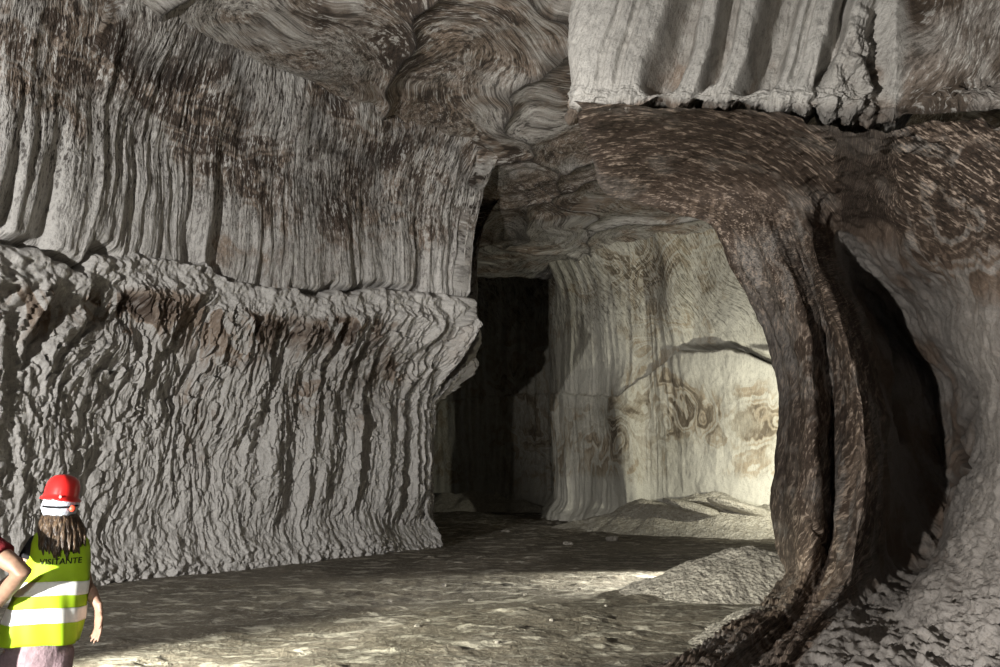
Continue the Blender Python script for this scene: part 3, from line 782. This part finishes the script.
    # hair net under the helmet
    b = bmesh.new()
    ball(b, hc + Vector((0, -.010, -.006)), (.097, .110, .090), 28, R4)
    for q in b.verts:
        d = q.co - hc; q.co += d.normalized() * .004 * math.sin(d.x * 160 + d.z * 90)
        if d.z < -.078: q.co.z = hc.z - .078 + (d.z + .078) * .5
    cap = finish('hair_net', b, M_CAP, root)
    # helmet
    b = bmesh.new(); n = 48; rings = []
    hz = U3(62, 498, D).z; tilt = -.10
    prof = [(1.18, -.012), (1.16, -.004), (1.02, .006), (1.0, .02), (.985, .045), (.94, .068), (.83, .090), (.62, .106), (.34, .114), (.02, .116)]
    def hp_(r, z, th):
        rr = r * (1 + (.10 * max(0, math.sin(th)) if r > 1.1 else 0))
        x = .089 * rr * math.cos(th); y = .113 * rr * math.sin(th)
        ridge = .004 * math.exp(-(x / .018) ** 2) * (1 if .2 < r < .99 else 0)
        return Vector((hc.x - .003 + x + .10 * z, D - .005 + y, hz + z + ridge + tilt * x))
    for r, z in prof: rings.append([b.verts.new(hp_(r, z, 2 * math.pi * k / n)) for k in range(n)])
    for p, q in zip(rings, rings[1:]):
        for k in range(n): b.faces.new((p[k], p[(k + 1) % n], q[(k + 1) % n], q[k]))
    b.faces.new(rings[-1])
    hel = finish('helmet', b, M_RED, root)
    m = hel.modifiers.new('thickness', 'SOLIDIFY'); m.thickness = .004; m.offset = 1
    b = bmesh.new()
    pts = [Vector((hc.x + .097 * math.cos(a), D - .010 + .114 * math.sin(a), hz - .035 - .014 * abs(math.sin(a)) + .004)) for a in [math.radians(-150 + 120 * k / 14) for k in range(15)]]
    tube(b, pts, [(.012, .005)] * 15, 8, up=(0, 0, 1))
    for q in b.verts: q.co.z = q.co.z
    finish('head_strap', b, M_BLACK, hel)
    b = bmesh.new(); kp = U3(72.5, 508, D) + Vector((0, -.108, 0))
    tube(b, [kp + Vector((0, .012, 0)), kp + Vector((0, -.008, 0)), kp + Vector((0, -.014, 0))], [.017, .017, .012], 16)
    finish('ratchet_knob', b, M_KNOB, hel)
    b = bmesh.new(); ball(b, (hc.x - .002, D - .130, hz + .008), (.007, .004, .007), 10); finish('badge', b, M_BAND, hel)
    root.rotation_euler = (0, 0, math.radians(30)); root.scale = (.87, 1, 1)
build_woman()

def build_man():
    D = 3.45
    sh, el, wr = U3(-22, 540, D), U3(23, 571, D - .03), U3(-14, 616, D + .16)
    nb = U3(-66, 520, D); hc = U3(-66, 478, D); pel = U3(-60, 640, D)
    shL = nb + Vector((-.20, 0, -.09)); elL = shL + Vector((-.05, .0, -.29)); wrL = elL + Vector((0, .06, -.25))
    hipR = pel + Vector((.09, 0, -.03)); hipL = pel + Vector((-.09, 0, -.03))
    knR = hipR + Vector((.01, .04, 0)); knR.z = .48; anR = Vector((hipR.x + .02, D - .02, .085))
    knL = hipL + Vector((-.01, .05, 0)); knL.z = .48; anL = Vector((hipL.x - .02, D + .05, .085))
    root = person_root('person', (pel.x, D, 0), 'person at the left edge in dark red shirt, only the bent elbow showing')
    b = bmesh.new()
    tube(b, [pel - Vector((0, 0, .08)), pel, pel.lerp(nb, .4), pel.lerp(nb, .75), nb - Vector((0, 0, .06)), nb], [(.15, .11), (.16, .12), (.15, .11), (.18, .12), (.15, .10), (.065, .065)], 20)
    tube(b, [nb - Vector((0, 0, .03)), nb + Vector((0, .01, .04)), hc - Vector((0, 0, .04))], [.065, .058, .057], 12)
    W, R4 = head(b, hc, (0, 1, 0), 1.02)
    for s_, e_, w_ in ((sh, el, wr), (shL, elL, wrL)):
        tube(b, [nb.lerp(s_, .5), s_, s_.lerp(e_, .4), s_.lerp(e_, .8), e_, e_.lerp(w_, .3), e_.lerp(w_, .8), w_], [.06, .052, .046, .040, .038, .040, .030, .027], 12)
    hand(b, wr, (-.7, .2, -.6), (-.6, .2, .6), (0, 1, 0), 1.0, .3); hand(b, wrL, (0, .1, -1), (1, 0, 0), (0, 1, 0), 1.0, .4)
    for hp, kn, an in ((hipR, knR, anR), (hipL, knL, anL)):
        tube(b, [hp + Vector((0, 0, .05)), hp, hp.lerp(kn, .5), kn, kn.lerp(an, .3), kn.lerp(an, .75), an], [.088, .09, .075, .056, .055, .038, .032], 14)
        foot(b, an, (0, 1, 0))
    finish('body', b, M_SKIN2, root, .008, 3)
    b = bmesh.new()
    tube(b, [pel + Vector((0, 0, .02)), pel.lerp(nb, .4), pel.lerp(nb, .75), nb - Vector((0, 0, .05)), nb + Vector((0, 0, .01))], [(.175, .135), (.165, .125), (.195, .135), (.165, .115), (.072, .072)], 20)
    for s_, e_ in ((sh, el), (shL, elL)):
        tube(b, [nb.lerp(s_, .4), s_, s_.lerp(e_, .3), s_.lerp(e_, .56)], [.075, .068, .064, .062], 12)
    finish('shirt', b, M_MAROON, root, .009, 2)
    b = bmesh.new()
    tube(b, [pel - Vector((0, 0, .1)), pel, pel + Vector((0, 0, .1))], [(.16, .125), (.175, .135), (.16, .12)], 20)
    for hp, kn, an in ((hipR, knR, anR), (hipL, knL, anL)):
        tube(b, [hp + Vector((0, 0, .03)), hp, hp.lerp(kn, .5), kn, kn.lerp(an, .92)], [.098, .102, .09, .072, .062], 16)
    finish('trousers', b, M_JEANS, root, .010, 2)
    for an in (anR, anL):
        b = bmesh.new(); foot(b, an, (0, 1, 0), 1, 1.18); finish('shoe', b, M_SHOE, root, .007, 2)
    b = bmesh.new(); ball(b, hc + Vector((0, -.015, .035)), (.086, .10, .092), 20); finish('hair', b, M_HAIR, root)
    b = bmesh.new(); hz = hc.z + .035; rings = []; n = 40
    for r, z in [(1.18, -.012), (1.14, -.004), (1.0, .01), (.985, .045), (.93, .075), (.80, .102), (.55, .121), (.2, .130)]:
        rings.append([b.verts.new((hc.x + .106 * r * math.cos(2 * math.pi * k / n), D + .128 * r * math.sin(2 * math.pi * k / n), hz + z)) for k in range(n)])
    for p, q in zip(rings, rings[1:]):
        for k in range(n): b.faces.new((p[k], p[(k + 1) % n], q[(k + 1) % n], q[k]))
    b.faces.new(rings[-1]); hel = finish('helmet', b, M_RED, root)
    m = hel.modifiers.new('thickness', 'SOLIDIFY'); m.thickness = .004; m.offset = 1
build_man()
# ------------------------------------------------------------------ rubble
def rubble_material(name, a, b):
    t = NT(name)
    tc = t.n('ShaderNodeTexCoord').outputs['Object']
    med = t.noise(tc, 7, 6, .7, .4); fine = t.noise(tc, 30, 4, .7)
    v = t.n('ShaderNodeTexVoronoi'); t.put(v.inputs['Vector'], tc); v.inputs['Scale'].default_value = 16
    c = t.mix(t.rng(med, .35, .65), a, b)
    c = t.mix(t.math('MULTIPLY', t.rng(fine, .5, .32), .55), c, tuple(k * .3 for k in a))
    t.put(t.b.inputs['Base Color'], c); t.b.inputs['Roughness'].default_value = .85
    nb = t.bump(t.math('ADD', med, t.math('MULTIPLY', v.outputs['Distance'], .5)), .09, .9); nb = t.bump(fine, .02, .9, nb)
    t.put(t.b.inputs['Normal'], nb)
    return t.m
M_RUB = rubble_material('loose_salt_rubble', (.26, .235, .20), (.38, .35, .305))
M_RUBF = rubble_material('far_salt_rubble', (.34, .31, .25), (.50, .47, .40))

def heap(name, label, cx, cy, rx, ry, h, mat, seed, rot=0, n=150, sharp=1.5):
    a = np.linspace(-1, 1, n); U, V = np.meshgrid(a, a)
    # disc mapping
    Xd = U * np.sqrt(1 - V * V / 2); Yd = V * np.sqrt(1 - U * U / 2)
    r = np.hypot(Xd, Yd)
    th = np.arctan2(Yd, Xd)
    k = 1 + .12 * pn(np.cos(th) * 1.5, np.sin(th) * 1.5, 0, seed)
    c, s = math.cos(rot), math.sin(rot)
    x = cx + (Xd * rx * c - Yd * ry * s) * k; y = cy + (Xd * rx * s + Yd * ry * c) * k
    z = h * np.clip(1 - r, 0, 1) ** (1 / sharp) * (1 + .22 * pn(x * 1.1, y * 1.1, 0, seed + 2)) 
    z = h * (1 - r ** sharp) * (1 + .30 * pn(x * 1.2, y * 1.2, 0, seed + 2)) + (.07 * fbm(x * 3, y * 3, 0, 4, seed + 4) + .03 * fbm(x * 12, y * 12, 0, 3, seed + 6)) * ss(1, .9, r) - .05
    P = np.stack([x, y, z], -1)
    nn = normals(P); sg = 1 if nn[..., 2].mean() > 0 else -1
    o = grid_mesh(name, P, mat, flip=sg < 0)
    o['label'] = label; o['category'] = 'rubble heap'; o['kind'] = 'stuff'
    return o
heap('rubble_heap', 'heap of loose grey-brown rubble on the floor left of the curved pillar', 3.85, 11.2, 2.0, 1.35, .66, M_RUB, 130, 0.1, 190, 1.25)
heap('rubble_heap', 'long pale rubble slope lying against the lit back wall', 6.6, 22.6, 5.0, 2.2, 1.2, M_RUBF, 140, -.35, 190, 1.3)
heap('rubble_heap', 'low rubble bank at the foot of the dark alcove wall', -1.6, 36.4, 5.2, 1.6, .95, M_RUBF, 150, -.25, 110, 1.4)
# raised crumbly bank in front of the pillar foot
heap('rubble_heap', 'low bank of pale crumbs along the pillar foot in front of the heap', 2.98, 8.55, 1.4, .5, .22, M_RUB, 160, 0.85, 120, 1.4)

# broken slabs lying on the far slope and floor
def rock(name, label, loc, size, mat, seed, group=None, cat='rock', rot=0):
    bm = bmesh.new(); bmesh.ops.create_icosphere(bm, subdivisions=3, radius=1)
    co = np.array([v.co[:] for v in bm.verts])
    q = np.sign(co) * np.abs(co) ** .75
    d = 1 + .28 * fbm(co[:, 0] * 1.1, co[:, 1] * 1.1, co[:, 2] * 1.1, 4, seed)
    q = q * d[:, None] * np.array(size)
    for v, c in zip(bm.verts, q): v.co = c
    me = bpy.data.meshes.new(name); bm.to_mesh(me); bm.free(); me.materials.append(mat)
    o = bpy.data.objects.new(name, me); COL.objects.link(o)
    o.location = loc; o.rotation_euler = (0, 0, rot)
    o['label'] = label; o['category'] = cat
    if group: o['group'] = group
    return o

rs = random.Random(3)
for i in range(9):
    px, py = 390 + 27 * i, rs.uniform(585, 655)
    x, y = onfloor(px, py); z = rs.uniform(.014, .028)
    rock('stone', 'small grey stone lying loose on the dusty cave floor', (float(x), float(y), z * .45), (z * 1.5, z * 1.2, z), M_RUB, 200 + i, 'small stones on the cave floor', 'stone', rs.uniform(0, 6))
for (px, py, sx, sy, sz, rot, lab) in ((742, 508, 1.0, .5, .16, .3, 'flat pale broken slab on the far rubble slope, nearest the pillar'),
                                  (690, 507, .8, .45, .15, -.2, 'flat pale broken slab on the far rubble slope, left of the other slab')):
    c = U3(px, py, 21.2)
    rock('rock_slab', lab, tuple(c), (sx, sy, sz), M_RUBF, int(px), None, 'rock slab', rot).rotation_euler[1] = .25
for (px, py, r, lab) in ((568, 545, .07, 'small lump of rock on the passage floor in the middle of the opening'),
                         (612, 540, .09, 'lump of rock on the passage floor before the far rubble slope'),
                         (505, 533, .08, 'dark lump of rock on the floor in front of the alcove')):
    x, y = onfloor(px, py)
    rock('boulder', lab, (float(x), float(y), r * .4), (r * 1.9, r * 1.3, r * .8), M_RUB, int(px), None, 'rock', .4)

# ------------------------------------------------------------------ lights
def spot(name, loc, target, power, col, angle, blend=.5, size=.15):
    L = bpy.data.lights.new(name, 'SPOT'); L.energy = power; L.color = col; L.spot_size = math.radians(angle); L.spot_blend = blend
    L.shadow_soft_size = size
    o = bpy.data.objects.new(name, L); COL.objects.link(o); o.location = loc
    o.rotation_euler = (Vector(target) - Vector(loc)).to_track_quat('-Z', 'Y').to_euler()
    return o
spot('floodlight_left', (-7.9, -.9, 2.4), (-2.4, 15.5, 5.6), 5000, (1.0, .98, .95), 64, .5, .10)
spot('floodlight_front', (-4.0, -.5, 1.3), (4.4, 8.6, 4.2), 3600, (1.0, .97, .93), 78, .3, .08)
spot('fill_behind_camera', (-1.0, -.4, 1.95), (-2.42, 3.75, 1.15), 170, (1.0, .98, .94), 19, .6, .04)  # added fill light on the vest wearer; no real lamp stands here
spot('floodlight_chamber', (8.4, 16.6, 1.8), (8.0, 24, 3.6), 1800, (1.0, .98, .82), 112, .9, .12)
spot('floodlight_chamber_low', (5.95, 13.6, .9), (3.2, 12.6, 0.0), 9000, (1.0, .98, .86), 36, .95, .05)
spot('floodlight_floor', (-6.6, 4.2, 1.5), (-2.3, 6.9, 0.0), 9000, (1.0, .99, .84), 36, .9, .08)

w = bpy.data.worlds.new('world'); scene.world = w; w.use_nodes = True
w.node_tree.nodes['Background'].inputs[0].default_value = (.9, .95, 1, 1)
w.node_tree.nodes['Background'].inputs[1].default_value = .065

# ------------------------------------------------------------------ camera
cd = bpy.data.cameras.new('camera'); cam = bpy.data.objects.new('camera', cd); COL.objects.link(cam)
cam.location = tuple(CAM); cam.rotation_euler = (math.pi / 2 + PITCH, 0, 0)
cd.sensor_width = 36; cd.lens = 36 * F / 1000; cd.clip_end = 200
scene.camera = cam
vs = scene.view_settings
vs.view_transform = 'Standard'; vs.look = 'None'; vs.gamma = 1; vs.exposure = .22; vs.use_curve_mapping = False
